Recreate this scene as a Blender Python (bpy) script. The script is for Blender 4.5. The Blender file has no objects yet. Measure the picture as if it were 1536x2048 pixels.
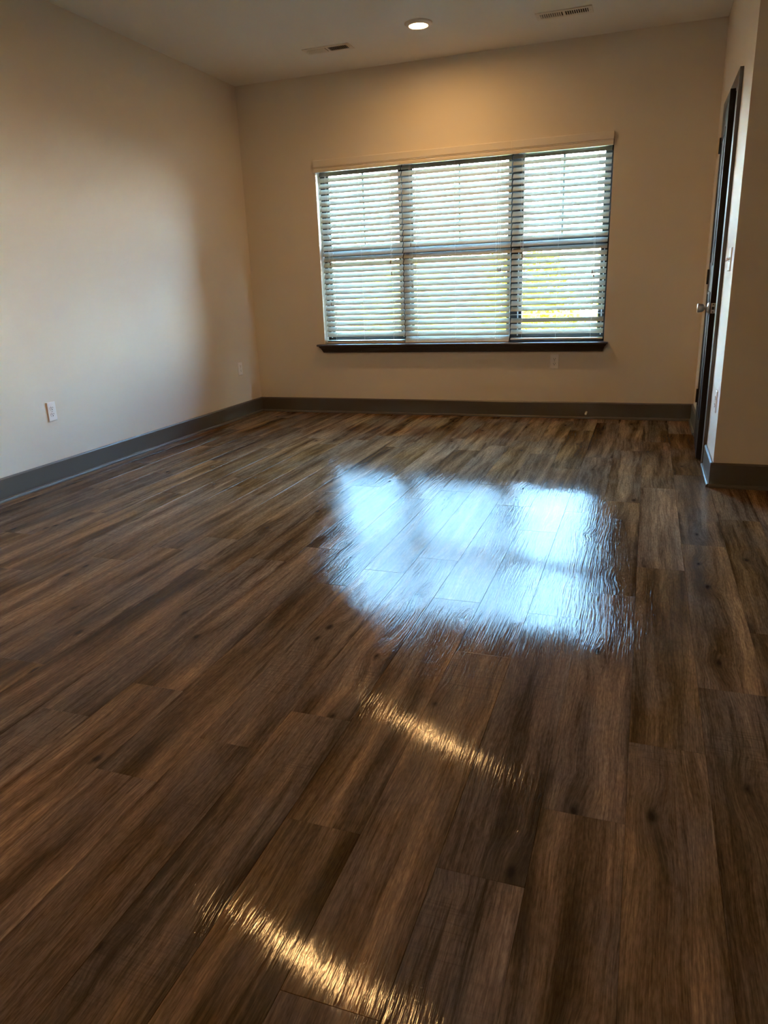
import bpy, bmesh, math, random
from mathutils import Vector, Matrix
random.seed(7)
PI = math.pi
sc = bpy.context.scene
C = sc.collection

# ------------------------------------------------------------------ camera
cam_d = bpy.data.cameras.new('camera'); cam = bpy.data.objects.new('camera', cam_d); C.objects.link(cam)
cam_d.sensor_fit = 'HORIZONTAL'; cam_d.sensor_width = 36.0
cam_d.lens = 36.0 * 1448.65 / 1536.0
cam_d.clip_start = 0.05; cam_d.clip_end = 400
cam.location = (3.4031, -6.1029, 1.1006)
cam.rotation_euler = (1.2673, 0.0358, 0.3364)
sc.camera = cam

# ------------------------------------------------------------------ world (clear sky: pale at the horizon, blue above)
w = bpy.data.worlds.new('sky'); sc.world = w; w.use_nodes = True
nt = w.node_tree; nt.nodes.clear()
tc = nt.nodes.new('ShaderNodeTexCoord'); sx = nt.nodes.new('ShaderNodeSeparateXYZ')
rp = nt.nodes.new('ShaderNodeValToRGB'); bg = nt.nodes.new('ShaderNodeBackground'); wo = nt.nodes.new('ShaderNodeOutputWorld')
nt.links.new(tc.outputs['Generated'], sx.inputs[0]); nt.links.new(sx.outputs['Z'], rp.inputs[0])
nt.links.new(rp.outputs[0], bg.inputs[0]); nt.links.new(bg.outputs[0], wo.inputs[0])
cr = rp.color_ramp
while len(cr.elements) < 5: cr.elements.new(0.5)
for el, (p_, c_) in zip(cr.elements, ((0.0, (2.6, 2.7, 2.6)), (0.10, (1.6, 1.85, 1.95)), (0.22, (0.35, 0.67, 1.06)), (0.5, (0.41, 0.76, 1.2)), (1.0, (0.36, 0.68, 1.16)))):
    el.position = p_; el.color = (*c_, 1)
bg.inputs[1].default_value = 24.0

# ------------------------------------------------------------------ sun (behind the camera side, never enters the room)
sd = bpy.data.lights.new('sun', 'SUN'); so = bpy.data.objects.new('sun', sd); C.objects.link(so)
sd.energy = 14.0; sd.color = (1.0, 0.93, 0.82); sd.angle = math.radians(0.6)
so.location = (4, -10, 12); so.rotation_euler = (math.radians(48), 0, math.radians(-20))

# ------------------------------------------------------------------ exposure
sc.view_settings.view_transform = 'Standard'; sc.view_settings.look = 'None'
sc.view_settings.exposure = 1.7; sc.view_settings.gamma = 1.0; sc.view_settings.use_curve_mapping = False
sc.render.engine = 'CYCLES'
sc.cycles.use_denoising = True
sc.cycles.denoising_prefilter = 'ACCURATE'
sc.cycles.max_bounces = 10; sc.cycles.diffuse_bounces = 6; sc.cycles.glossy_bounces = 4
sc.cycles.transmission_bounces = 6; sc.cycles.transparent_max_bounces = 12
sc.cycles.caustics_reflective = False; sc.cycles.caustics_refractive = False
sc.cycles.sample_clamp_indirect = 8.0

LAMP = 112.0
LAMP_COL = (1.0, 0.56, 0.21)

# ------------------------------------------------------------------ dimensions
W = 3.7865           # right wall
H = 2.74             # ceiling
YN = -1.97           # where the right wall ends and turns right
XR = 5.6; YF = -7.8  # far right wall, wall behind the camera
BH = 0.133           # baseboard height

# ------------------------------------------------------------------ helpers
def bx(bm, x0, x1, y0, y1, z0, z1, m=None):
    vs = [bm.verts.new((x, y, z)) for x in (x0, x1) for y in (y0, y1) for z in (z0, z1)]
    if m is not None:
        for v in vs: v.co = m @ v.co
    idx = [(0, 1, 3, 2), (4, 6, 7, 5), (0, 4, 5, 1), (2, 3, 7, 6), (0, 2, 6, 4), (1, 5, 7, 3)]
    fs = [bm.faces.new([vs[i] for i in f]) for f in idx]
    return vs, fs

def new(): return bmesh.new()

def obj(name, bm, mat, parent=None, smooth=False, bevel=0, seg=2, loc=None):
    if bevel:
        bmesh.ops.bevel(bm, geom=bm.edges[:], offset=bevel, segments=seg, affect='EDGES', profile=0.6)
    bmesh.ops.recalc_face_normals(bm, faces=bm.faces[:])
    me = bpy.data.meshes.new(name); bm.to_mesh(me); bm.free()
    if mat is not None: me.materials.append(mat)
    if smooth:
        for p in me.polygons: p.use_smooth = True
    o = bpy.data.objects.new(name, me); C.objects.link(o)
    if loc is not None: o.location = loc
    if parent is not None: o.parent = parent
    return o

def structure(o, label=None, cat=None):
    o['kind'] = 'structure'
    if label: o['label'] = label
    if cat: o['category'] = cat
    return o

def thing(name, label, cat, loc=(0, 0, 0), rot=(0, 0, 0), group=None):
    o = bpy.data.objects.new(name, None); C.objects.link(o)
    o.location = loc; o.rotation_euler = rot; o.empty_display_size = 0.05
    o['label'] = label; o['category'] = cat
    if group: o['group'] = group
    return o

def lathe(bm, prof, n=32, m=None, cap=True):
    """prof: list of (radius, z); axis Z"""
    rings = []
    for r, z in prof:
        ring = []
        for i in range(n):
            a = 2 * PI * i / n
            v = Vector((r * math.cos(a), r * math.sin(a), z))
            ring.append(bm.verts.new(m @ v if m is not None else v))
        rings.append(ring)
    for a, b in zip(rings, rings[1:]):
        for i in range(n):
            bm.faces.new((a[i], a[(i + 1) % n], b[(i + 1) % n], b[i]))
    if cap:
        bm.faces.new(rings[0][::-1]); bm.faces.new(rings[-1])

def tube(bm, pts, r, n=8):
    pts = [Vector(p) for p in pts]; rings = []
    for i, p in enumerate(pts):
        d = (pts[min(i + 1, len(pts) - 1)] - pts[max(i - 1, 0)]).normalized()
        u = d.orthogonal().normalized() if abs(d.z) < 0.95 else Vector((1, 0, 0)); v = d.cross(u).normalized(); u = v.cross(d)
        rings.append([bm.verts.new(p + u * r * math.cos(2 * PI * k / n) + v * r * math.sin(2 * PI * k / n)) for k in range(n)])
    for a, b in zip(rings, rings[1:]):
        for i in range(n): bm.faces.new((a[i], a[(i + 1) % n], b[(i + 1) % n], b[i]))
    bm.faces.new(rings[0][::-1]); bm.faces.new(rings[-1])

def prism(bm, prof, axis, a0, a1, m=None, mit0=0, mit1=0):
    """extrude the 2D profile along 'x' (prof = (y,z)) or 'y' (prof = (x,z))"""
    def P(a, p):
        v = Vector((a, p[0], p[1])) if axis == 'x' else Vector((p[0], a, p[1]))
        return m @ v if m is not None else v
    A = [bm.verts.new(P(a0, p)) for p in prof]; B = [bm.verts.new(P(a1, p)) for p in prof]
    n = len(prof)
    for i in range(n): bm.faces.new((A[i], A[(i + 1) % n], B[(i + 1) % n], B[i]))
    bm.faces.new(A[::-1]); bm.faces.new(B)

# ------------------------------------------------------------------ materials
def mat(name):
    m = bpy.data.materials.new(name); m.use_nodes = True
    n = m.node_tree; b = n.nodes['Principled BSDF']
    return m, n, b

def simple(name, col, rough=0.5, metal=0.0, spec=0.5, bump=0.0, bscale=300.0, var=0.0):
    m, n, b = mat(name)
    b.inputs['Base Color'].default_value = (*col, 1); b.inputs['Roughness'].default_value = rough
    b.inputs['Metallic'].default_value = metal; b.inputs['Specular IOR Level'].default_value = spec
    t = n.nodes.new('ShaderNodeTexCoord')
    nz = n.nodes.new('ShaderNodeTexNoise'); nz.inputs['Scale'].default_value = bscale; nz.inputs['Detail'].default_value = 3
    n.links.new(t.outputs['Object'], nz.inputs['Vector'])
    if bump:
        bp = n.nodes.new('ShaderNodeBump'); bp.inputs['Strength'].default_value = 1.0; bp.inputs['Distance'].default_value = bump
        n.links.new(nz.outputs['Fac'], bp.inputs['Height']); n.links.new(bp.outputs[0], b.inputs['Normal'])
    if var:
        nv = n.nodes.new('ShaderNodeTexNoise'); nv.inputs['Scale'].default_value = 1.3; nv.inputs['Detail'].default_value = 4
        n.links.new(t.outputs['Object'], nv.inputs['Vector'])
        mx = n.nodes.new('ShaderNodeMix'); mx.data_type = 'RGBA'
        mx.inputs['A'].default_value = (*[c * (1 - var) for c in col], 1); mx.inputs['B'].default_value = (*[min(1, c * (1 + var)) for c in col], 1)
        n.links.new(nv.outputs['Fac'], mx.inputs['Factor']); n.links.new(mx.outputs['Result'], b.inputs['Base Color'])
    return m

M_WALL = simple('wall_paint', (0.78, 0.71, 0.61), 0.62, spec=0.3, bump=0.0006, bscale=160, var=0.02)
M_CEIL = simple('ceiling_paint', (0.86, 0.85, 0.81), 0.8, spec=0.2, bump=0.0008, bscale=120, var=0.02)
M_TRIM = simple('grey_brown_trim_paint', (0.105, 0.090, 0.075), 0.38, spec=0.5, bump=0.0003, bscale=60, var=0.06)
M_DOOR = simple('dark_door_paint', (0.024, 0.020, 0.018), 0.5, spec=0.2, bump=0.0002, bscale=80)
M_SILL = simple('dark_sill_paint', (0.045, 0.036, 0.034), 0.35, spec=0.5, bump=0.0002, bscale=60)
M_BRONZE = simple('dark_bronze_window_frame', (0.02, 0.022, 0.024), 0.4, spec=0.5)
M_PLATE = simple('white_plastic', (0.90, 0.89, 0.87), 0.35)
M_SLOT = simple('black_slot', (0.01, 0.01, 0.01), 0.6)
M_NICKEL = simple('brushed_nickel', (0.62, 0.58, 0.52), 0.3, metal=1.0, bump=0.00005, bscale=500)
M_CORD = simple('white_cord', (0.85, 0.85, 0.82), 0.8)
M_TASSEL = simple('wooden_tassel', (0.22, 0.17, 0.13), 0.5, bump=0.0002, bscale=200)
M_VAL = simple('white_faux_wood', (0.80, 0.74, 0.66), 0.4, bump=0.0001, bscale=200)
M_VENT = simple('white_enamel_metal', (0.80, 0.76, 0.68), 0.4)
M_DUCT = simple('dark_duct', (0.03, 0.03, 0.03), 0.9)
M_TRIMRING = simple('white_lamp_ring', (0.82, 0.76, 0.68), 0.45)
M_STRIP = simple('pale_strip', (0.7, 0.75, 0.78), 0.5)
M_GROUND = simple('dry_lawn', (0.36, 0.35, 0.26), 0.95, bump=0.01, bscale=30, var=0.3)
M_BARK = simple('bark', (0.12, 0.08, 0.05), 0.9, bump=0.01, bscale=25, var=0.3)
M_ROOF = simple('roof_shingle', (0.22, 0.2, 0.19), 0.9, bump=0.01, bscale=20, var=0.2)
M_FACADE_TRIM = simple('pale_facade_trim', (0.75, 0.72, 0.68), 0.6)

def slat_material():
    m, n, b = mat('white_blind_slat')
    b.inputs['Base Color'].default_value = (0.43, 0.455, 0.44, 1); b.inputs['Roughness'].default_value = 0.42
    b.inputs['Specular IOR Level'].default_value = 0.4
    t = n.nodes.new('ShaderNodeTexCoord'); mp = n.nodes.new('ShaderNodeMapping'); mp.inputs['Scale'].default_value = (6, 260, 260)
    nz = n.nodes.new('ShaderNodeTexNoise'); nz.inputs['Scale'].default_value = 1; bp = n.nodes.new('ShaderNodeBump'); bp.inputs['Distance'].default_value = 0.0001
    n.links.new(t.outputs['Object'], mp.inputs[0]); n.links.new(mp.outputs[0], nz.inputs['Vector']); n.links.new(nz.outputs['Fac'], bp.inputs['Height']); n.links.new(bp.outputs[0], b.inputs['Normal'])
    tr = n.nodes.new('ShaderNodeBsdfTranslucent'); tr.inputs[0].default_value = (0.80, 0.86, 0.82, 1)
    mx = n.nodes.new('ShaderNodeMixShader'); mx.inputs[0].default_value = 0.04
    out = n.nodes['Material Output']
    n.links.new(b.outputs[0], mx.inputs[1]); n.links.new(tr.outputs[0], mx.inputs[2]); n.links.new(mx.outputs[0], out.inputs[0])
    return m
M_SLAT = slat_material()

def glass_material():
    m, n, b = mat('clear_window_glass'); n.nodes.remove(b)
    tr = n.nodes.new('ShaderNodeBsdfTransparent'); tr.inputs[0].default_value = (0.93, 0.97, 0.96, 1)
    gl = n.nodes.new('ShaderNodeBsdfGlossy'); gl.inputs['Roughness'].default_value = 0.02
    fr = n.nodes.new('ShaderNodeFresnel'); fr.inputs[0].default_value = 1.45
    mx = n.nodes.new('ShaderNodeMixShader')
    n.links.new(fr.outputs[0], mx.inputs[0]); n.links.new(tr.outputs[0], mx.inputs[1]); n.links.new(gl.outputs[0], mx.inputs[2])
    n.links.new(mx.outputs[0], n.nodes['Material Output'].inputs[0])
    return m
M_GLASS = glass_material()

def emit_material(name, col, s):
    m, n, b = mat(name); b.inputs['Base Color'].default_value = (0.8, 0.75, 0.7, 1)
    b.inputs['Emission Color'].default_value = (*col, 1); b.inputs['Emission Strength'].default_value = s
    return m
M_LENS = emit_material('lit_lamp_lens', LAMP_COL, LAMP)

def leaf_material(name, c1, c2, c3):
    m, n, b = mat(name); b.inputs['Roughness'].default_value = 0.8; b.inputs['Specular IOR Level'].default_value = 0.0
    t = n.nodes.new('ShaderNodeTexCoord'); nz = n.nodes.new('ShaderNodeTexNoise'); nz.inputs['Scale'].default_value = 1.4; nz.inputs['Detail'].default_value = 5
    r = n.nodes.new('ShaderNodeValToRGB'); r.color_ramp.elements[0].position = 0.35; r.color_ramp.elements[0].color = (*c1, 1)
    r.color_ramp.elements[1].position = 0.65; r.color_ramp.elements[1].color = (*c3, 1); e = r.color_ramp.elements.new(0.5); e.color = (*c2, 1)
    n.links.new(t.outputs['Object'], nz.inputs['Vector']); n.links.new(nz.outputs['Fac'], r.inputs[0]); n.links.new(r.outputs[0], b.inputs['Base Color'])
    return m
M_LEAF_Y = leaf_material('yellow_autumn_leaves', (0.22, 0.28, 0.006), (0.60, 0.54, 0.009), (0.75, 0.70, 0.022))
M_LEAF_O = leaf_material('pale_tan_leaves', (0.6, 0.5, 0.02), (0.7, 0.6, 0.06), (0.8, 0.75, 0.3))

def brick_material():
    m, n, b = mat('pale_red_brick'); b.inputs['Roughness'].default_value = 0.9
    t = n.nodes.new('ShaderNodeTexCoord'); mp = n.nodes.new('ShaderNodeMapping'); mp.inputs['Rotation'].default_value = (PI / 2, 0, 0)
    br = n.nodes.new('ShaderNodeTexBrick'); br.inputs['Scale'].default_value = 5
    br.inputs['Color1'].default_value = (0.62, 0.36, 0.28, 1); br.inputs['Color2'].default_value = (0.55, 0.3, 0.24, 1); br.inputs['Mortar'].default_value = (0.7, 0.65, 0.6, 1)
    n.links.new(t.outputs['Object'], mp.inputs[0]); n.links.new(mp.outputs[0], br.inputs[0]); n.links.new(br.outputs[0], b.inputs['Base Color'])
    return m
M_BRICK = brick_material()

def plank_material():
    m, n, b = mat('brown_wood_plank')
    L = n.links.new
    def node(t, **k):
        x = n.nodes.new(t)
        for a, v in k.items(): setattr(x, a, v)
        return x
    def math_(op, a, bb=None, clamp=False):
        x = node('ShaderNodeMath', operation=op); x.use_clamp = clamp
        for i, v in enumerate((a, bb)):
            if v is None: continue
            if isinstance(v, (int, float)): x.inputs[i].default_value = v
            else: L(v, x.inputs[i])
        return x.outputs[0]
    def mapr(v, a, bb, c=0.0, d=1.0):
        x = node('ShaderNodeMapRange'); x.inputs['From Min'].default_value = a; x.inputs['From Max'].default_value = bb
        x.inputs['To Min'].default_value = c; x.inputs['To Max'].default_value = d; L(v, x.inputs['Value']); return x.outputs['Result']
    def mix(f, a, bb, mode='MIX'):
        x = node('ShaderNodeMix', data_type='RGBA', blend_type=mode)
        if isinstance(f, float): x.inputs['Factor'].default_value = f
        else: L(f, x.inputs['Factor'])
        for k, v in (('A', a), ('B', bb)):
            if isinstance(v, tuple): x.inputs[k].default_value = (*v, 1)
            else: L(v, x.inputs[k])
        return x.outputs['Result']
    def ramp(v, pts):
        x = node('ShaderNodeValToRGB'); cr = x.color_ramp
        while len(cr.elements) < len(pts): cr.elements.new(0.5)
        for e, (p, c) in zip(cr.elements, pts): e.position = p; e.color = (*c, 1)
        L(v, x.inputs[0]); return x.outputs[0]
    tc = node('ShaderNodeTexCoord'); oi = node('ShaderNodeObjectInfo')
    rnd = oi.outputs['Random']
    off = node('ShaderNodeCombineXYZ'); L(math_('MULTIPLY', rnd, 91.7), off.inputs[0]); L(math_('MULTIPLY', rnd, 53.1), off.inputs[1]); L(math_('MULTIPLY', rnd, 77.3), off.inputs[2])
    P = tc.outputs['Object']
    # knots: sparse cells, long ellipses, that bend the grain round them
    def scaled(sx_, sy_, src=None, add=True):
        v = node('ShaderNodeVectorMath', operation='MULTIPLY'); L(src if src is not None else P, v.inputs[0]); v.inputs[1].default_value = (sx_, sy_, 1)
        if not add: return v.outputs[0]
        a = node('ShaderNodeVectorMath', operation='ADD'); L(v.outputs[0], a.inputs[0]); L(off.outputs[0], a.inputs[1]); return a.outputs[0]
    kv = node('ShaderNodeTexVoronoi', voronoi_dimensions='2D', feature='F1'); kv.inputs['Scale'].default_value = 1.0; kv.inputs['Randomness'].default_value = 1.0
    L(scaled(7.0, 3.2), kv.inputs['Vector'])
    kj = node('ShaderNodeTexNoise'); kj.inputs['Scale'].default_value = 1.0; kj.inputs['Detail'].default_value = 3; L(scaled(40, 22), kj.inputs['Vector'])
    kd = math_('ADD', kv.outputs['Distance'], math_('MULTIPLY', math_('SUBTRACT', kj.outputs['Fac'], 0.5), 0.14))
    pick = node('ShaderNodeSeparateColor'); L(kv.outputs['Color'], pick.inputs[0])
    isk = math_('GREATER_THAN', pick.outputs[0], 0.86)
    kn = math_('MULTIPLY', mapr(kd, 0.02, 0.095, 1, 0), isk)            # the knot itself
    halo = math_('MULTIPLY', mapr(kd, 0.05, 0.42, 1, 0), isk)
    # warped grain coordinate
    wn = node('ShaderNodeTexNoise'); wn.inputs['Scale'].default_value = 1.0; wn.inputs['Detail'].default_value = 2; L(scaled(5, 1.6), wn.inputs['Vector'])
    warp = math_('ADD', math_('MULTIPLY', math_('SUBTRACT', wn.outputs['Fac'], 0.5), 0.05), math_('MULTIPLY', halo, 0.018))
    wc = node('ShaderNodeCombineXYZ'); L(warp, wc.inputs[0])
    PW = node('ShaderNodeVectorMath', operation='ADD'); L(P, PW.inputs[0]); L(wc.outputs[0], PW.inputs[1]); PW = PW.outputs[0]
    def noise(sx_, sy_, detail=3, rough=0.5, src=PW):
        x = node('ShaderNodeTexNoise'); x.inputs['Scale'].default_value = 1.0; x.inputs['Detail'].default_value = detail; x.inputs['Roughness'].default_value = rough
        L(scaled(sx_, sy_, src), x.inputs['Vector']); return x.outputs['Fac']
    broad = noise(15, 0.9, 3, 0.5)
    dash = noise(240, 42, 3, 0.6)
    patch = noise(5.5, 2.4, 3, 0.5)
    streak = noise(60, 2.2, 3, 0.6)
    fine = noise(330, 9, 4, 0.65)
    pore = noise(620, 16, 2, 0.6)
    emb = noise(85, 4, 4, 0.62)
    ripple = noise(165, 9, 2, 0.5)
    saw = noise(9, 190, 2, 0.6, P)
    sawm = mapr(noise(3.0, 2.6, 1, 0.5, P), 0.60, 0.70)
    base = ramp(broad, [(0.33, (0.050, 0.025, 0.012)), (0.44, (0.105, 0.058, 0.030)), (0.53, (0.150, 0.088, 0.047)), (0.64, (0.255, 0.152, 0.082))])
    grey = ramp(streak, [(0.3, (0.090, 0.064, 0.044)), (0.7, (0.205, 0.152, 0.104))])
    col = mix(mapr(patch, 0.42, 0.64, 0.05, 0.6), base, grey)
    col = mix(mapr(streak, 0.30, 0.46, 0.45, 0.0), col, (0.030, 0.015, 0.008))
    # tone of each plank
    tone = node('ShaderNodeHueSaturation'); L(mapr(rnd, 0, 1, 0.84, 1.2), tone.inputs['Value']); L(mapr(math_('FRACT', math_('MULTIPLY', rnd, 7.31)), 0, 1, 0.98, 1.18), tone.inputs['Saturation']); L(col, tone.inputs['Color'])
    col = tone.outputs[0]
    f = math_('MULTIPLY', mapr(fine, 0.30, 0.70, 0.50, 1.42), mapr(dash, 0.30, 0.70, 0.66, 1.34))
    fc = node('ShaderNodeCombineColor'); [L(f, fc.inputs[i]) for i in range(3)]
    col = mix(0.85, col, fc.outputs[0], 'MULTIPLY')
    # dark worn smears along some plank edges
    sp = node('ShaderNodeSeparateXYZ'); L(P, sp.inputs[0])
    ex = math_('ABSOLUTE', math_('SUBTRACT', sp.outputs[0], 0.0873))
    edge = mapr(math_('ADD', ex, math_('MULTIPLY', math_('SUBTRACT', noise(20, 5, 3, 0.6), 0.5), 0.06)), 0.070, 0.086)
    em = mapr(noise(2.5, 1.7, 2, 0.5, P), 0.54, 0.62)
    col = mix(math_('MULTIPLY', math_('MULTIPLY', edge, em), 0.75), col, (0.028, 0.014, 0.008))
    # saw marks
    smk = math_('MULTIPLY', sawm, mapr(saw, 0.52, 0.62))
    col = mix(math_('MULTIPLY', smk, 0.35), col, (0.05, 0.03, 0.018))
    col = mix(math_('MULTIPLY', halo, 0.38), col, (0.06, 0.035, 0.02))
    col = mix(math_('MULTIPLY', kn, 0.9), col, (0.018, 0.010, 0.007))
    L(col, b.inputs['Base Color'])
    # relief: brushed grain
    h = math_('ADD', math_('MULTIPLY', mapr(fine, 0.35, 0.62), 0.22), math_('MULTIPLY', pore, 0.10))
    h = math_('ADD', h, math_('MULTIPLY', streak, 1.0))
    h = math_('SUBTRACT', h, math_('MULTIPLY', smk, 0.12))
    h = math_('SUBTRACT', h, math_('MULTIPLY', kn, 0.5))
    h = math_('ADD', h, math_('ADD', math_('MULTIPLY', emb, 2.4), math_('MULTIPLY', ripple, 2.5)))
    bp = node('ShaderNodeBump'); bp.inputs['Strength'].default_value = 1.0; bp.inputs['Distance'].default_value = 0.00026
    L(h, bp.inputs['Height'])
    wv = noise(10, 3.0, 2, 0.5)
    bp2 = node('ShaderNodeBump'); bp2.inputs['Strength'].default_value = 1.0; bp2.inputs['Distance'].default_value = 0.0006
    L(wv, bp2.inputs['Height']); L(bp2.outputs[0], bp.inputs['Normal'])
    L(bp.outputs[0], b.inputs['Normal'])
    L(mapr(fine, 0.3, 0.7, 0.17, 0.09), b.inputs['Roughness'])
    b.inputs['Specular IOR Level'].default_value = 0.0
    gl = node('ShaderNodeBsdfGlossy'); L(bp.outputs[0], gl.inputs['Normal']); L(mapr(fine, 0.3, 0.7, 0.09, 0.05), gl.inputs['Roughness'])
    fr = node('ShaderNodeFresnel'); fr.inputs[0].default_value = 1.5; L(bp2.outputs[0], fr.inputs['Normal'])
    ms = node('ShaderNodeMixShader'); L(math_('ADD', math_('MULTIPLY', fr.outputs[0], 0.24), 0.026), ms.inputs[0])
    L(b.outputs[0], ms.inputs[1]); L(gl.outputs[0], ms.inputs[2]); L(ms.outputs[0], n.nodes['Material Output'].inputs[0])
    return m
M_PLANK = plank_material()
M_SUB = simple('dark_subfloor', (0.03, 0.02, 0.013), 0.8)

# ------------------------------------------------------------------ room shell
T = 0.16
def ring_wall(bm, x0, x1, z0, z1, ox0, ox1, oz0, oz1, y0, y1):
    """a wall in the XZ plane with one opening"""
    bx(bm, x0, ox0, y0, y1, z0, z1); bx(bm, ox1, x1, y0, y1, z0, z1)
    bx(bm, ox0, ox1, y0, y1, z0, oz0); bx(bm, ox0, ox1, y0, y1, oz1, z1)
def merged(bm): bmesh.ops.remove_doubles(bm, verts=bm.verts[:], dist=1e-5)

WX0, WX1, WZ0, WZ1 = 0.690, 3.090, 0.612, 2.075          # window opening
bm = new(); ring_wall(bm, -T, W + 1.9, -0.02, H + 0.1, WX0, WX1, WZ0, WZ1, 0, T); structure(obj('wall_back', bm, M_WALL), 'beige back wall with the wide window opening')
bm = new(); bx(bm, -T, 0, YF - T, 0, -0.02, H + 0.1); structure(obj('wall_left', bm, M_WALL), 'long beige wall on the left')
DY0, DY1, DZ = -1.405, -0.655, 2.045                     # door opening in the right wall
bm = new()
bx(bm, W, W + 0.12, YN, DY0, -0.02, H + 0.1); bx(bm, W, W + 0.12, DY1, 0, -0.02, H + 0.1); bx(bm, W, W + 0.12, DY0, DY1, DZ, H + 0.1)
structure(obj('wall_right', bm, M_WALL), 'narrow beige wall with the dark door')
bm = new(); bx(bm, W + 0.12, XR, YN, YN + 0.12, -0.02, H + 0.1); structure(obj('wall_front', bm, M_WALL), 'beige wall turning right beyond the near corner')
bm = new(); bx(bm, XR, XR + T, YF - T, YN + 0.12, -0.02, H + 0.1); structure(obj('wall_side', bm, M_WALL))
bm = new(); bx(bm, -T, XR + T, YF - T, YF, -0.02, H + 0.1); structure(obj('wall_rear', bm, M_WALL))
bm = new(); bx(bm, W + 0.12 + 0.7, W + 0.12 + 0.8, YN + 0.12, 0, -0.02, H + 0.1); structure(obj('wall_closet', bm, M_WALL))
bm = new(); bx(bm, 0, W + 0.0, YF, 0, H, H + 0.1); bx(bm, W, XR, YF, YN, H, H + 0.1); bx(bm, W, XR, YN, 0, H, H + 0.1); merged(bm); structure(obj('ceiling', bm, M_CEIL), 'pale flat ceiling')
bm = new(); bx(bm, -T, XR + T, YF - T, T, -0.12, -0.007)
floor = structure(obj('floor', bm, M_SUB), 'brown wood plank floor with a bright window reflection')

# planks: every one an object, laid out as in the photograph
PWD = 0.1747; X0 = 3.430; PL = 1.200
joints = {3: -3.755, 2: -4.145, 1: -4.46, 0: -4.76, -1: -4.99, -2: -5.32, -3: -4.95, -4: -4.57, -5: -4.75, -6: -4.93, -7: -4.565,
          -8: -4.75, -9: -3.72, -10: -4.55, -11: -3.53, -12: -3.71, -13: -3.53, -14: -3.92, -15: -3.145, -16: -3.525, -17: -3.93, -18: -3.3, -19: -2.9}
def plank_mesh(wd, ln):
    b = new(); g = 0.00015; bv = 0.0005; dp = 0.0008
    prof = [(g, -0.006), (g, -dp), (g + bv, 0), (wd - g - bv, 0), (wd - g, -dp), (wd - g, -0.006)]
    y = [(g, 1), (g + bv, 0), (ln - g - bv, 0), (ln - g, 1)]
    rows = []
    for yy, low in y:
        rows.append([b.verts.new((px, yy, min(pz, -dp) if low else pz)) for px, pz in prof])
    for r0, r1 in zip(rows, rows[1:]):
        for i in range(5): b.faces.new((r0[i], r0[i + 1], r1[i + 1], r1[i]))
    b.faces.new(rows[0]); b.faces.new(rows[-1])
    bmesh.ops.recalc_face_normals(b, faces=b.faces[:])
    me = bpy.data.meshes.new('plank'); b.to_mesh(me); b.free(); me.materials.append(M_PLANK); return me
full = plank_mesh(PWD, PL); nplank = 0
for k in range(-19, 13):
    xa, xb = X0 + (k - 1) * PWD, X0 + k * PWD
    cx0, cx1 = max(xa, 0.0), min(xb, XR)
    if cx1 - cx0 < 0.01: continue
    ytop = YN if k >= 3 else 0.0
    j = joints.get(k, -2.9 - 0.37 * ((k * 5) % 7) / 2)
    while j < ytop - 1e-4: j += PL
    while j > YF:
        a, b_ = j - PL, j
        ya, yb = max(a, YF), min(b_, ytop); j -= PL
        if yb - ya < 0.01: continue
        isfull = (yb - ya) > PL - 1e-4 and (cx1 - cx0) > PWD - 1e-4
        me = full if isfull else plank_mesh(cx1 - cx0, yb - ya)
        o = bpy.data.objects.new('plank', me); C.objects.link(o); o.parent = floor
        o.location = (cx0, ya, random.uniform(-0.00015, 0.00015)); o.rotation_euler = (random.uniform(-2e-4, 2e-4), random.uniform(-5e-4, 5e-4), 0)
        nplank += 1

# ------------------------------------------------------------------ baseboards (flat board with eased top, and shoe moulding)
def base_profile(s=1):
    return [(0, 0), (0, BH), (s * 0.006, BH), (s * 0.013, BH - 0.008), (s * 0.013, 0)]
def shoe_profile(s=1):
    return [(s * 0.013, 0), (s * 0.013, 0.019), (s * 0.019, 0.0175), (s * 0.0245, 0.013), (s * 0.0265, 0.007), (s * 0.027, 0)]
def baseboard(name, axis, at, a0, a1, s, label=None):
    b = new(); prism(b, [(at + p[0] * s, p[1]) for p in base_profile()], axis, a0, a1)
    o = structure(obj(name, b, M_TRIM), label)
    b = new(); prism(b, [(at + p[0] * s, p[1]) for p in shoe_profile()], axis, a0, a1)
    obj('shoe_moulding', b, M_TRIM, o)
    return o
baseboard('baseboard_back', 'x', -0.0005, 0.0, W, -1, 'dark grey baseboard under the window')
baseboard('baseboard_left', 'y', 0.0005, YF, 0.0, 1, 'dark grey baseboard along the left wall')
baseboard('baseboard_right', 'y', W - 0.0005, -0.575, -0.014, -1, 'short dark baseboard between back corner and door')
baseboard('baseboard_near', 'y', W - 0.0005, YN - 0.013, -1.502, -1, 'short grey baseboard between door and near corner')
baseboard('baseboard_front', 'x', YN - 0.0005, W - 0.013, XR, -1, 'dark baseboard beyond the near corner')
baseboard('baseboard_side', 'y', XR - 0.0005, YF, YN, -1)
baseboard('baseboard_rear', 'x', YF + 0.0005, 0.0, XR, 1)

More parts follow.
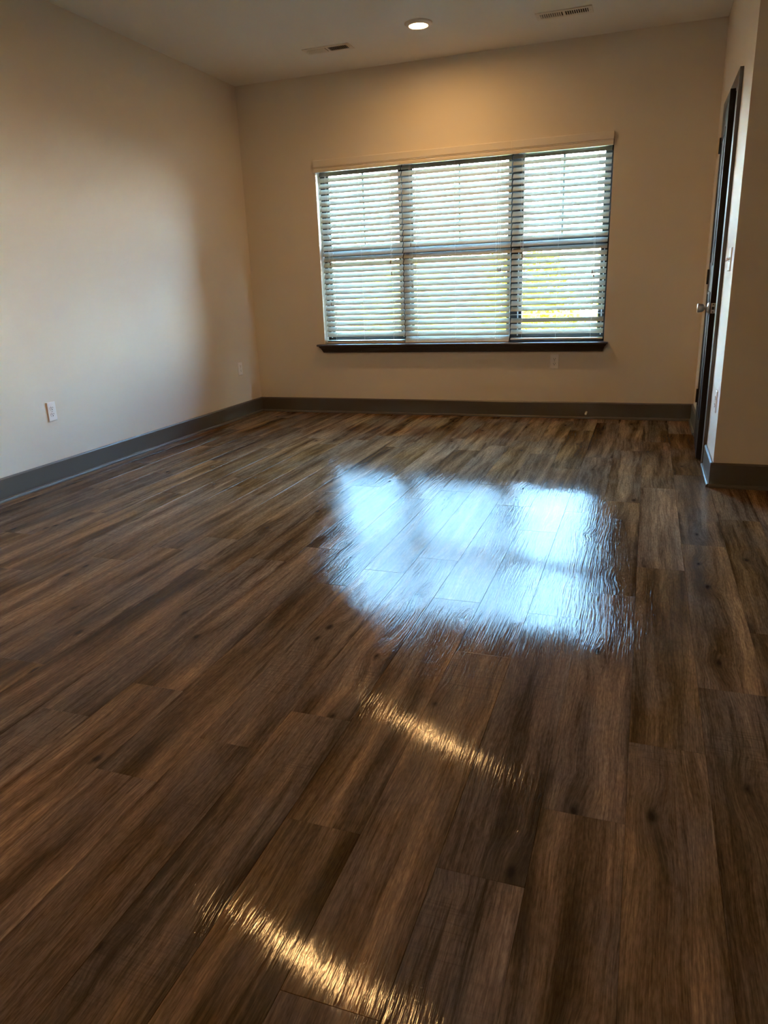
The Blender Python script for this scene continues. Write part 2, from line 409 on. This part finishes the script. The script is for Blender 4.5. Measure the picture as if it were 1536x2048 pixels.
# ------------------------------------------------------------------ windows (dark bronze double-hung, three in a row)
def window(name, x0, x1, label):
    root = bpy.data.objects.new(name, None); C.objects.link(root); root.location = ((x0 + x1) / 2, 0.13, WZ0); structure(root, label)
    def o(nm, b, m): 
        b.transform(Matrix.Translation(-Vector(root.location))) if False else bmesh.ops.translate(b, verts=b.verts[:], vec=-Vector(root.location))
        return obj(nm, b, m, root)
    ya, yb = 0.095, 0.155; fw = 0.042
    b = new()
    bx(b, x0, x0 + fw, ya, yb, WZ0, WZ1); bx(b, x1 - fw, x1, ya, yb, WZ0, WZ1)
    bx(b, x0 + fw, x1 - fw, ya, yb, WZ0, WZ0 + 0.045); bx(b, x0 + fw, x1 - fw, ya, yb, WZ1 - 0.04, WZ1)
    o('window_frame', b, M_BRONZE)
    zm = 1.375; s = 0.022; ix0, ix1 = x0 + fw, x1 - fw
    b = new(); bx(b, ix0, ix1, 0.105, 0.145, zm - 0.026, zm + 0.026); o('meeting_rail', b, M_BRONZE)
    for nm, z0, z1, y0, y1 in (('lower_sash', WZ0 + 0.045, zm - 0.026, 0.105, 0.125), ('upper_sash', zm + 0.026, WZ1 - 0.04, 0.127, 0.147)):
        b = new(); bx(b, ix0, ix0 + s, y0, y1, z0, z1); bx(b, ix1 - s, ix1, y0, y1, z0, z1)
        bx(b, ix0 + s, ix1 - s, y0, y1, z0, z0 + 0.02); bx(b, ix0 + s, ix1 - s, y0, y1, z1 - 0.015, z1)
        o(nm, b, M_BRONZE)
        b = new(); yc = (y0 + y1) / 2; bx(b, ix0 + s, ix1 - s, yc - 0.003, yc + 0.003, z0 + 0.02, z1 - 0.015); o('glass_pane', b, M_GLASS)
    b = new(); xm = (x0 + x1) / 2; bx(b, xm - 0.009, xm + 0.009, 0.1275, 0.1325, zm + 0.046, WZ1 - 0.055); o('muntin', b, simple('grey_muntin', (0.2, 0.23, 0.25), 0.5) if 'grey_muntin' not in bpy.data.materials else bpy.data.materials['grey_muntin'])
    for xs in (ix0 - 0.012, ix1 + 0.004):  # narrow pale strip up each side of the lower half of the frame
        b = new(); bx(b, xs, xs + 0.008, 0.090, 0.0949, WZ0 + 0.05, zm - 0.03); o('side_strip', b, M_STRIP)
window('window_1', WX0, 1.44, 'left dark framed window behind the blind')
window('window_2', 1.44, 2.36, 'middle dark framed window behind the blind')
window('window_3', 2.36, WX1, 'right dark framed window with yellow trees behind')

# sill: thin nosed board over a coved apron with returned ends
b = new()
def loft(bm, secs):
    rings = [[bm.verts.new(p) for p in s] for s in secs]
    for a, c in zip(rings, rings[1:]):
        for i in range(len(a)): bm.faces.new((a[i], a[(i + 1) % len(a)], c[(i + 1) % len(a)], c[i]))
    bm.faces.new(rings[0][::-1]); bm.faces.new(rings[-1])
def rect(x0, x1, y0, y1, z): return [(x0, y0, z), (x1, y0, z), (x1, y1, z), (x0, y1, z)]
e = 0.0006
loft(b, [rect(0.638, 3.122, -0.066, -e, 0.598), rect(0.636, 3.124, -0.069, -e, 0.602), rect(0.636, 3.124, -0.069, -e, 0.610), rect(0.638, 3.122, -0.066, -e, 0.6145)])
sill = obj('trim_1', b, M_SILL); structure(sill, 'dark window sill under the blinds')
b = new(); loft(b, [rect(0.678, 3.088, -0.018, -e, 0.541), rect(0.672, 3.092, -0.024, -e, 0.556), rect(0.662, 3.100, -0.036, -e, 0.576), rect(0.650, 3.112, -0.052, -e, 0.592), rect(0.648, 3.114, -0.056, -e, 0.5978)])
obj('apron', b, M_SILL, sill)
b = new(); bx(b, WX0 + e, WX1 - e, 0.0, 0.0945, WZ0, 0.6145); obj('stool', b, M_SILL, sill)

# ------------------------------------------------------------------ blinds
def slat_mesh(ln):
    b = new(); n = 6; wd = 0.050; th = 0.0028; cr = 0.0022
    top, bot = [], []
    for i in range(n + 1):
        t = i / n * 2 - 1; y = t * wd / 2; z = cr * (1 - t * t); hh = th / 2 * (1 if abs(t) < 0.99 else 0.35)
        top.append((y, z + hh)); bot.append((y, z - hh))
    prism(b, top + bot[::-1], 'x', -ln / 2, ln / 2)
    bmesh.ops.recalc_face_normals(b, faces=b.faces[:])
    me = bpy.data.meshes.new('slat'); b.to_mesh(me); b.free(); me.materials.append(M_SLAT); return me

def tassel_bm(x, y, z):
    b = new(); lathe(b, [(0.0020, 0.030), (0.0034, 0.028), (0.0036, 0.018), (0.0050, 0.010), (0.0058, 0.002), (0.0048, 0.0)], 12, Matrix.Translation((x, y, z - 0.015))); return b

def blind(x0, x1, tilt, label, tilt_t, lift_t, zb, n, flat=None, bunch=0, vx0=None, vx1=None, ret=None):
    zt = 2.075
    root = thing('window_blind', label, 'blind', ((x0 + x1) / 2, 0.038, zt), group='white slatted blinds in the window')
    O = Vector(root.location)
    def o(nm, b, m, **k): bmesh.ops.translate(b, verts=b.verts[:], vec=-O); return obj(nm, b, m, root, **k)
    b = new(); bx(b, x0 + 0.004, x1 - 0.004, 0.012, 0.062, 2.028, 2.0745); o('headrail', b, M_VAL)
    # valance: moulded board standing proud of the wall
    vp = [(-0.004, 2.020), (-0.016, 2.020), (-0.018, 2.024), (-0.018, 2.042), (-0.013, 2.045), (-0.013, 2.049), (-0.019, 2.053), (-0.015, 2.057), (-0.021, 2.061), (-0.021, 2.108), (-0.018, 2.113), (-0.004, 2.113)]
    b = new(); prism(b, vp, 'x', vx0, vx1); va = o('valance', b, M_VAL)
    for side in (ret or ()):
        xx = vx0 if side == 'l' else vx1 - 0.006
        b = new(); bx(b, xx, xx + 0.006, -0.0039, -0.0006, 2.020, 2.113); o('valance_return', b, M_VAL)
    zs = 2.006; me = slat_mesh(x1 - x0 - 0.004); pitch = 0.0452
    for i in range(n):
        z = zs - i * pitch
        o_ = bpy.data.objects.new('slat', me); C.objects.link(o_); o_.parent = root
        tl = tilt + random.uniform(-1.3, 1.3)
        if flat is not None and abs(z - flat) < pitch / 2: tl = 1.0; 
        o_.location = Vector(((x0 + x1) / 2, 0.038 + random.uniform(-0.001, 0.001), z + random.uniform(-0.0008, 0.0008))) - O
        o_.rotation_euler = (math.radians(tl), random.uniform(-0.0006, 0.0006), 0)
    for q in range(bunch):
        o_ = bpy.data.objects.new('slat', me); C.objects.link(o_); o_.parent = root
        o_.location = Vector(((x0 + x1) / 2, 0.038, zb + 0.0185 + q * 0.0062)) - O; o_.rotation_euler = (math.radians(2 + 2 * q), 0, 0)
    b = new(); bx(b, x0 + 0.003, x1 - 0.003, 0.014, 0.062, zb, zb + 0.014); o('bottom_rail', b, M_VAL, bevel=0.003)
    L = x1 - x0
    for fx in (0.13, 0.5, 0.87):
        b = new(); xx = x0 + fx * L
        tube(b, [(xx, 0.0105, 2.03), (xx, 0.0105, zb + 0.004)], 0.0007, 5); o('ladder_cord', b, M_CORD)
        if fx != 0.5:
            # the lift cord shows as a short slanted tick on every slat
            b = new()
            for i in range(n):
                z = zs - i * pitch; a = math.radians(tilt); c0 = Vector((xx, 0.038, z)); dn = Vector((0, -math.sin(a), math.cos(a)))
                tube(b, [c0 + dn * 0.0036 + Vector((-0.001, -0.011 * math.cos(a), -0.011 * math.sin(a))), c0 + dn * 0.0060 + Vector((0.0015, 0.009 * math.cos(a), 0.009 * math.sin(a)))], 0.0013, 5)
            o('lift_cord', b, M_CORD)['kind'] = 'stuff'
    for lst in (tilt_t, lift_t):
        for (tx, tz) in lst:
            b = new(); tube(b, [(tx, -0.001, 2.024), (tx, -0.001, (2.02 + tz) / 2), (tx, -0.002, tz + 0.014)], 0.0008, 5); o('pull_cord', b, M_CORD)
            o('tassel', tassel_bm(tx, -0.0075, tz), M_TASSEL, smooth=True)
    return root
blind(0.706, 1.4345, 51, 'left white slatted blind, bottom slats bunched above the sill', [(0.787, 1.296), (0.775, 0.958)], [(1.337, 1.288), (1.345, 1.192)], 0.618, 30, bunch=2, vx0=0.684, vx1=1.4335, ret=('l',))
blind(1.4385, 2.3395, 53, 'widest white slatted blind in the middle, slats nearly closed', [(1.517, 1.407), (1.526, 1.084)], [(2.247, 1.184), (2.262, 1.184)], 0.6165, 31, vx0=1.4345, vx1=2.3405)
blind(2.3455, 3.080, 43, 'right white slatted blind, most open, yellow trees showing through', [(2.437, 1.286), (2.424, 0.950)], [(2.978, 1.140), (2.990, 1.120)], 0.632, 30, flat=0.834, vx0=2.3415, vx1=3.086, ret=('r',))

# ------------------------------------------------------------------ door in the right wall
b = new()
cw = 0.085; ct = 0.018; yo0, yo1 = -1.500, -0.577; zt = 2.105
xf = W - 0.0006
bx(b, xf - ct, xf, yo0, yo0 + cw, 0.001, zt); bx(b, xf - ct, xf, yo1 - cw, yo1, 0.001, zt); bx(b, xf - ct, xf, yo0 + cw, yo1 - cw, zt - cw, zt)
casing = structure(obj('trim_2', b, M_TRIM), 'dark grey door casing')
b = new(); bx(b, W, W + 0.12, DY0, DY0 + 0.012, 0, DZ); bx(b, W, W + 0.12, DY1 - 0.012, DY1, 0, DZ); bx(b, W, W + 0.12, DY0 + 0.012, DY1 - 0.012, DZ - 0.012, DZ)
bx(b, W + 0.045, W + 0.057, DY0 + 0.012, DY0 + 0.024, 0, DZ - 0.012); bx(b, W + 0.045, W + 0.057, DY1 - 0.024, DY1 - 0.012, 0, DZ - 0.012)
obj('door_jamb', b, M_DOOR, casing)

hx, hy = W - 0.0195, -0.672
door = bpy.data.objects.new('door_1', None); C.objects.link(door); structure(door, 'dark panelled door standing slightly ajar')
door.location = (hx, hy, 0.012); LW = 0.695
ang = math.atan2((hx - 3.741), LW)
door.rotation_euler = (0, 0, -ang)     # local -Y runs from the hinge to the latch edge, local +X is the far side
TH = 0.035
b = new(); bx(b, 0, TH, -LW, 0, 0, 2.022)
# recessed panels on the room face
leaf = obj('door_leaf', b, M_DOOR, door, bevel=0.0015, seg=1)
for z0, z1 in ((0.22, 0.98), (1.13, 1.86)):
    b = new()
    for (ya, yb, za, zb_) in ((-0.58, -0.11, z0, z0 + 0.02), (-0.58, -0.11, z1 - 0.02, z1), (-0.58, -0.56, z0 + 0.02, z1 - 0.02), (-0.13, -0.11, z0 + 0.02, z1 - 0.02)):
        bx(b, -0.004, 0.0, ya, yb, za, zb_)
    obj('panel_moulding', b, M_DOOR, leaf)
KZ = 0.893
Rk = Matrix.Translation((-0.0005, -LW + 0.062, KZ)) @ Matrix.Rotation(-PI / 2, 4, 'Y')
b = new(); lathe(b, [(0.033, 0.0), (0.033, 0.004), (0.027, 0.010), (0.014, 0.013)], 32, Rk); ro = obj('rosette', b, M_NICKEL, door, smooth=True)
b = new(); lathe(b, [(0.0125, 0.010), (0.0095, 0.018), (0.0100, 0.026), (0.0180, 0.030), (0.0215, 0.034), (0.0238, 0.046), (0.0258, 0.060), (0.0250, 0.0635), (0.0225, 0.0655), (0.004, 0.066)], 32, Rk); obj('knob', b, M_NICKEL, door, smooth=True)
b = new(); lathe(b, [(0.033, 0.0), (0.033, 0.004), (0.027, 0.010), (0.0125, 0.013), (0.011, 0.020), (0.0215, 0.034), (0.0262, 0.055), (0.0235, 0.062)], 24, Matrix.Translation((TH + 0.0005, -LW + 0.062, KZ)) @ Matrix.Rotation(PI / 2, 4, 'Y')); obj('knob', b, M_NICKEL, door, smooth=True)
b = new(); bx(b, 0.005, 0.030, -LW - 0.0022, -LW - 0.0002, KZ - 0.029, KZ + 0.029); lp = obj('latch_plate', b, M_NICKEL, door, bevel=0.0008, seg=1)
b = new(); bx(b, 0.010, 0.024, -LW - 0.010, -LW - 0.0022, KZ - 0.008, KZ + 0.008); obj('latch_bolt', b, M_SLOT, lp)
for dz in (-0.021, 0.021):
    b = new(); lathe(b, [(0.0035, 0), (0.003, 0.0012)], 12, Matrix.Translation((0.0175, -LW - 0.0022, KZ + dz)) @ Matrix.Rotation(PI / 2, 4, 'X')); obj('screw', b, M_SLOT, lp)
for hz in (0.24, 1.02, 1.80):
    b = new(); lathe(b, [(0.004, -0.002), (0.0062, 0.0), (0.0062, 0.089), (0.004, 0.091)], 14, Matrix.Translation((-0.0065, 0.004, hz))); obj('hinge', b, M_BRONZE, door, smooth=True)

# ------------------------------------------------------------------ duplex outlets and the light switch
def plate_bm(wd=0.070, ht=0.115):
    b = new(); d = 0.0055
    loft(b, [[(-wd / 2, 0, -ht / 2), (wd / 2, 0, -ht / 2), (wd / 2, 0, ht / 2), (-wd / 2, 0, ht / 2)],
             [(-wd / 2, -d * 0.5, -ht / 2), (wd / 2, -d * 0.5, -ht / 2), (wd / 2, -d * 0.5, ht / 2), (-wd / 2, -d * 0.5, ht / 2)],
             [(-wd / 2 + 0.004, -d, -ht / 2 + 0.004), (wd / 2 - 0.004, -d, -ht / 2 + 0.004), (wd / 2 - 0.004, -d, ht / 2 - 0.004), (-wd / 2 + 0.004, -d, ht / 2 - 0.004)]])
    return b
def outlet(loc, rz, label):
    t = thing('wall_outlet', label, 'outlet', loc, (0, 0, rz), 'white duplex wall outlets')
    obj('cover_plate', plate_bm(), M_PLATE, t)
    for s in (-1, 1):
        cz = s * 0.0195
        b = new(); lathe(b, [(0.0172, 0.0), (0.0172, 0.0015), (0.0165, 0.002)], 24, Matrix.Translation((0, -0.0056, cz)) @ Matrix.Rotation(PI / 2, 4, 'X') @ Matrix.Diagonal((1, 0.82, 1, 1)))
        r = obj('receptacle', b, M_PLATE, t)
        b = new()
        bx(b, -0.0078, -0.0052, -0.0082, -0.0077, cz + 0.000, cz + 0.0085); bx(b, 0.0052, 0.0078, -0.0082, -0.0077, cz + 0.001, cz + 0.0080)
        lathe(b, [(0.0030, 0), (0.0030, 0.0005)], 12, Matrix.Translation((0, -0.0077, cz - 0.0065)) @ Matrix.Rotation(PI / 2, 4, 'X'))
        obj('slot', b, M_SLOT, r)
    b = new(); lathe(b, [(0.0030, 0), (0.0028, 0.0012)], 12, Matrix.Translation((0, -0.0056, 0)) @ Matrix.Rotation(PI / 2, 4, 'X')); obj('screw', b, M_NICKEL, t)
    return t
g = 0.0008
outlet((g, -2.615, 0.436), PI / 2, 'white duplex outlet on the left wall, nearer to the camera')
outlet((g, -0.344, 0.436), PI / 2, 'white duplex outlet on the left wall, near the back corner')
outlet((2.715, -g, 0.459), 0, 'white duplex outlet on the back wall just under the window sill')
outlet((W - g, -1.815, 0.436), -PI / 2, 'white outlet on the narrow strip of wall right of the door, seen edge-on')
sw = thing('light_switch', 'white double light switch beside the dark door, seen edge-on', 'switch', (W - g, -1.80, 1.163), (0, 0, -PI / 2))
obj('cover_plate', plate_bm(0.116, 0.115), M_PLATE, sw)
for s in (-1, 1):
    b = new(); bx(b, s * 0.023 - 0.005, s * 0.023 + 0.005, -0.0062, -0.0056, -0.012, 0.012); f_ = obj('toggle_slot', b, M_SLOT, sw)
    b = new(); bx(b, -0.0035, 0.0035, -0.016, 0.0, -0.004, 0.004, Matrix.Translation((s * 0.023, -0.0062, 0)) @ Matrix.Rotation(math.radians(-25 * s), 4, 'X')); obj('toggle', b, M_PLATE, sw, bevel=0.0008, seg=1)

# ------------------------------------------------------------------ door stop on the back baseboard
ds = thing('door_stop', 'small metal door stop with pale tip on the dark baseboard under the window', 'door stop', (2.985, -0.0142, 0.050))
Rd = Matrix.Rotation(PI / 2, 4, 'X')
b = new(); lathe(b, [(0.011, 0.0), (0.011, 0.003), (0.007, 0.006)], 20, Rd); obj('mounting_base', b, M_NICKEL, ds, smooth=True)
b = new(); lathe(b, [(0.0045, 0.005)] + [(0.0045 + 0.0012 * (i % 2), 0.006 + i * 0.002) for i in range(26)] + [(0.0045, 0.060)], 14, Rd); obj('spring', b, M_NICKEL, ds, smooth=True)
b = new(); lathe(b, [(0.006, 0.059), (0.0085, 0.061), (0.0085, 0.070), (0.006, 0.073)], 18, Rd); obj('rubber_tip', b, M_PLATE, ds, smooth=True)

# ------------------------------------------------------------------ ceiling lamps
def ceiling_lamp(x, y, label):
    t = thing('ceiling_lamp', label, 'ceiling lamp', (x, y, H - 0.0005), group='round recessed ceiling lamps')
    b = new(); lathe(b, [(0.092, 0.0005), (0.092, -0.004), (0.086, -0.010), (0.070, -0.016), (0.0625, -0.018), (0.0605, -0.014), (0.0600, -0.004), (0.0600, -0.0008), (0.0915, -0.0006)], 48, cap=False)
    obj('trim_ring', b, M_TRIMRING, t, smooth=True)
    b = new(); lathe(b, [(0.0598, -0.006), (0.058, -0.0145), (0.045, -0.0165), (0.020, -0.0175), (0.001, -0.0176)], 48, cap=True)
    obj('lens', b, M_LENS, t, smooth=True)
    return t
ceiling_lamp(1.851, -0.800, 'lit round ceiling lamp glowing warm in front of the window wall')
ceiling_lamp(1.80, -3.18, 'lit round ceiling lamp over the middle of the room')
ceiling_lamp(1.80, -5.55, 'lit round ceiling lamp over the near left of the room')

# ------------------------------------------------------------------ ceiling registers
def vent(x, y, label):
    t = thing('ceiling_vent', label, 'vent', (x, y, H - 0.0006), (0, 0, 0), 'ceiling air registers')
    LX, LY = 0.358, 0.135; ix, iy = 0.152, 0.040
    b = new(); z0, z1 = -0.005, 0.0
    bx(b, -LX / 2, LX / 2, -LY / 2, -iy, z0, z1); bx(b, -LX / 2, LX / 2, iy, LY / 2, z0, z1)
    bx(b, -LX / 2, -ix, -iy, iy, z0, z1); bx(b, ix, LX / 2, -iy, iy, z0, z1); bx(b, -0.008, 0.008, -iy, iy, z0, z1)
    obj('frame', b, M_VENT, t)
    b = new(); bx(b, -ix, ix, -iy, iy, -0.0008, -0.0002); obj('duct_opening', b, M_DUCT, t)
    me = None; n = 10
    for half, sgn in ((-1, 1), (1, -1)):
        for i in range(n):
            xx = half * (0.014 + (i + 0.5) * (ix - 0.016) / n)
            if me is None:
                b = new(); bx(b, -0.0045, 0.0045, -iy, iy, -0.0006, 0.0006); me_o = obj('louver', b, M_VENT, t); me = me_o.data; o_ = me_o
            else:
                o_ = bpy.data.objects.new('louver', me); C.objects.link(o_); o_.parent = t
            o_.location = (xx, 0, -0.0048); o_.rotation_euler = (0, math.radians(-40 * sgn), 0)
    for s in (-1, 1):
        b = new(); lathe(b, [(0.0035, 0), (0.003, -0.0012)], 10, Matrix.Translation((s * (LX / 2 - 0.013), 0, -0.005))); obj('screw', b, M_NICKEL, t)
    b = new(); bx(b, -ix + 0.003, -ix + 0.006, -0.006, -0.003, -0.016, -0.008); obj('damper_lever', b, M_VENT, t)
    return t
vent(1.105, -0.575, 'white ceiling vent left of the lit lamp')
vent(2.765, -0.568, 'white ceiling vent right of the lit lamp')

# ------------------------------------------------------------------ outside: lawn, autumn trees and a low brick building seen through the slats
GZ = -3.3
b = new(); bx(b, -40, 40, 1.5, 90, GZ - 0.3, GZ); structure(obj('ground', b, M_GROUND), 'lawn outside the window')
def tree(x, y, h, r, m, label):
    t = thing('tree', label, 'tree', (x, y, GZ), group='trees outside the window')
    b = new(); tube(b, [(0, 0, 0), (0.03, 0.02, h * 0.3), (-0.04, 0.03, h * 0.62)], 0.11, 8)
    for k in range(5):
        a = k * 1.3; tube(b, [(0, 0, h * 0.3), (0.5 * r * math.cos(a), 0.5 * r * math.sin(a), h * 0.62)], 0.04, 6)
    obj('trunk', b, M_BARK, t)
    vs, fs = [], []
    for i in range(3300):
        u = Vector((random.gauss(0, 1), random.gauss(0, 1), random.gauss(0, 1))).normalized() * (random.random() ** 0.4)
        lump = 1 + 0.18 * math.sin(u.x * 7 + x) * math.cos(u.z * 6 + y)
        c = Vector((u.x * r * lump, u.y * r * lump, h * 0.64 + u.z * h * 0.36 * lump))
        d1 = Vector((random.gauss(0, 1), random.gauss(0, 1), random.gauss(0, 1))).normalized(); d2 = d1.orthogonal().normalized()
        s = random.uniform(0.05, 0.10); k = len(vs)
        vs += [c - d1 * s, c + d2 * s * 0.5, c + d1 * s, c - d2 * s * 0.5]; fs.append((k, k + 1, k + 2, k + 3))
    me = bpy.data.meshes.new('foliage'); me.from_pydata(vs, [], fs); me.materials.append(m)
    o = bpy.data.objects.new('foliage', me); C.objects.link(o); o.parent = t; o['kind'] = 'stuff'
for x, y, h, r, m, lab in ((1.35, 9.0, 5.05, 0.95, M_LEAF_Y, 'yellow autumn tree seen through the left half of the right blind'),
                           (3.1, 11.0, 5.1, 1.1, M_LEAF_O, 'pale tan tree seen through the right half of the right blind'),
                           (0.3, 13.0, 5.4, 1.3, M_LEAF_Y, 'yellow tree farther back, between the middle and right blinds'),
                           (-1.6, 9.5, 5.0, 1.2, M_LEAF_O, 'pale tan tree behind the middle blind')):
    tree(x, y, h, r, m, lab)
bl = thing('building', 'low pale red brick building seen through the left blind', 'building', (-5.5, 15.0, GZ))
b = new(); bx(b, -4, 4, 0, 5, 0, 3.9); obj('brick_wall', b, M_BRICK, bl)
b = new(); prism(b, [(-0.4, 3.9), (5.4, 3.9), (2.5, 5.1)], 'x', -4.3, 4.3); obj('roof', b, M_ROOF, bl)
for k in range(4):
    xx = -3 + k * 1.9
    b = new(); bx(b, xx, xx + 0.9, -0.04, -0.001, 1.9, 3.2); wf = obj('window', b, M_FACADE_TRIM, bl)
    b = new(); bx(b, xx + 0.07, xx + 0.83, -0.055, -0.041, 1.97, 3.13); obj('pane', b, M_SLOT, wf)
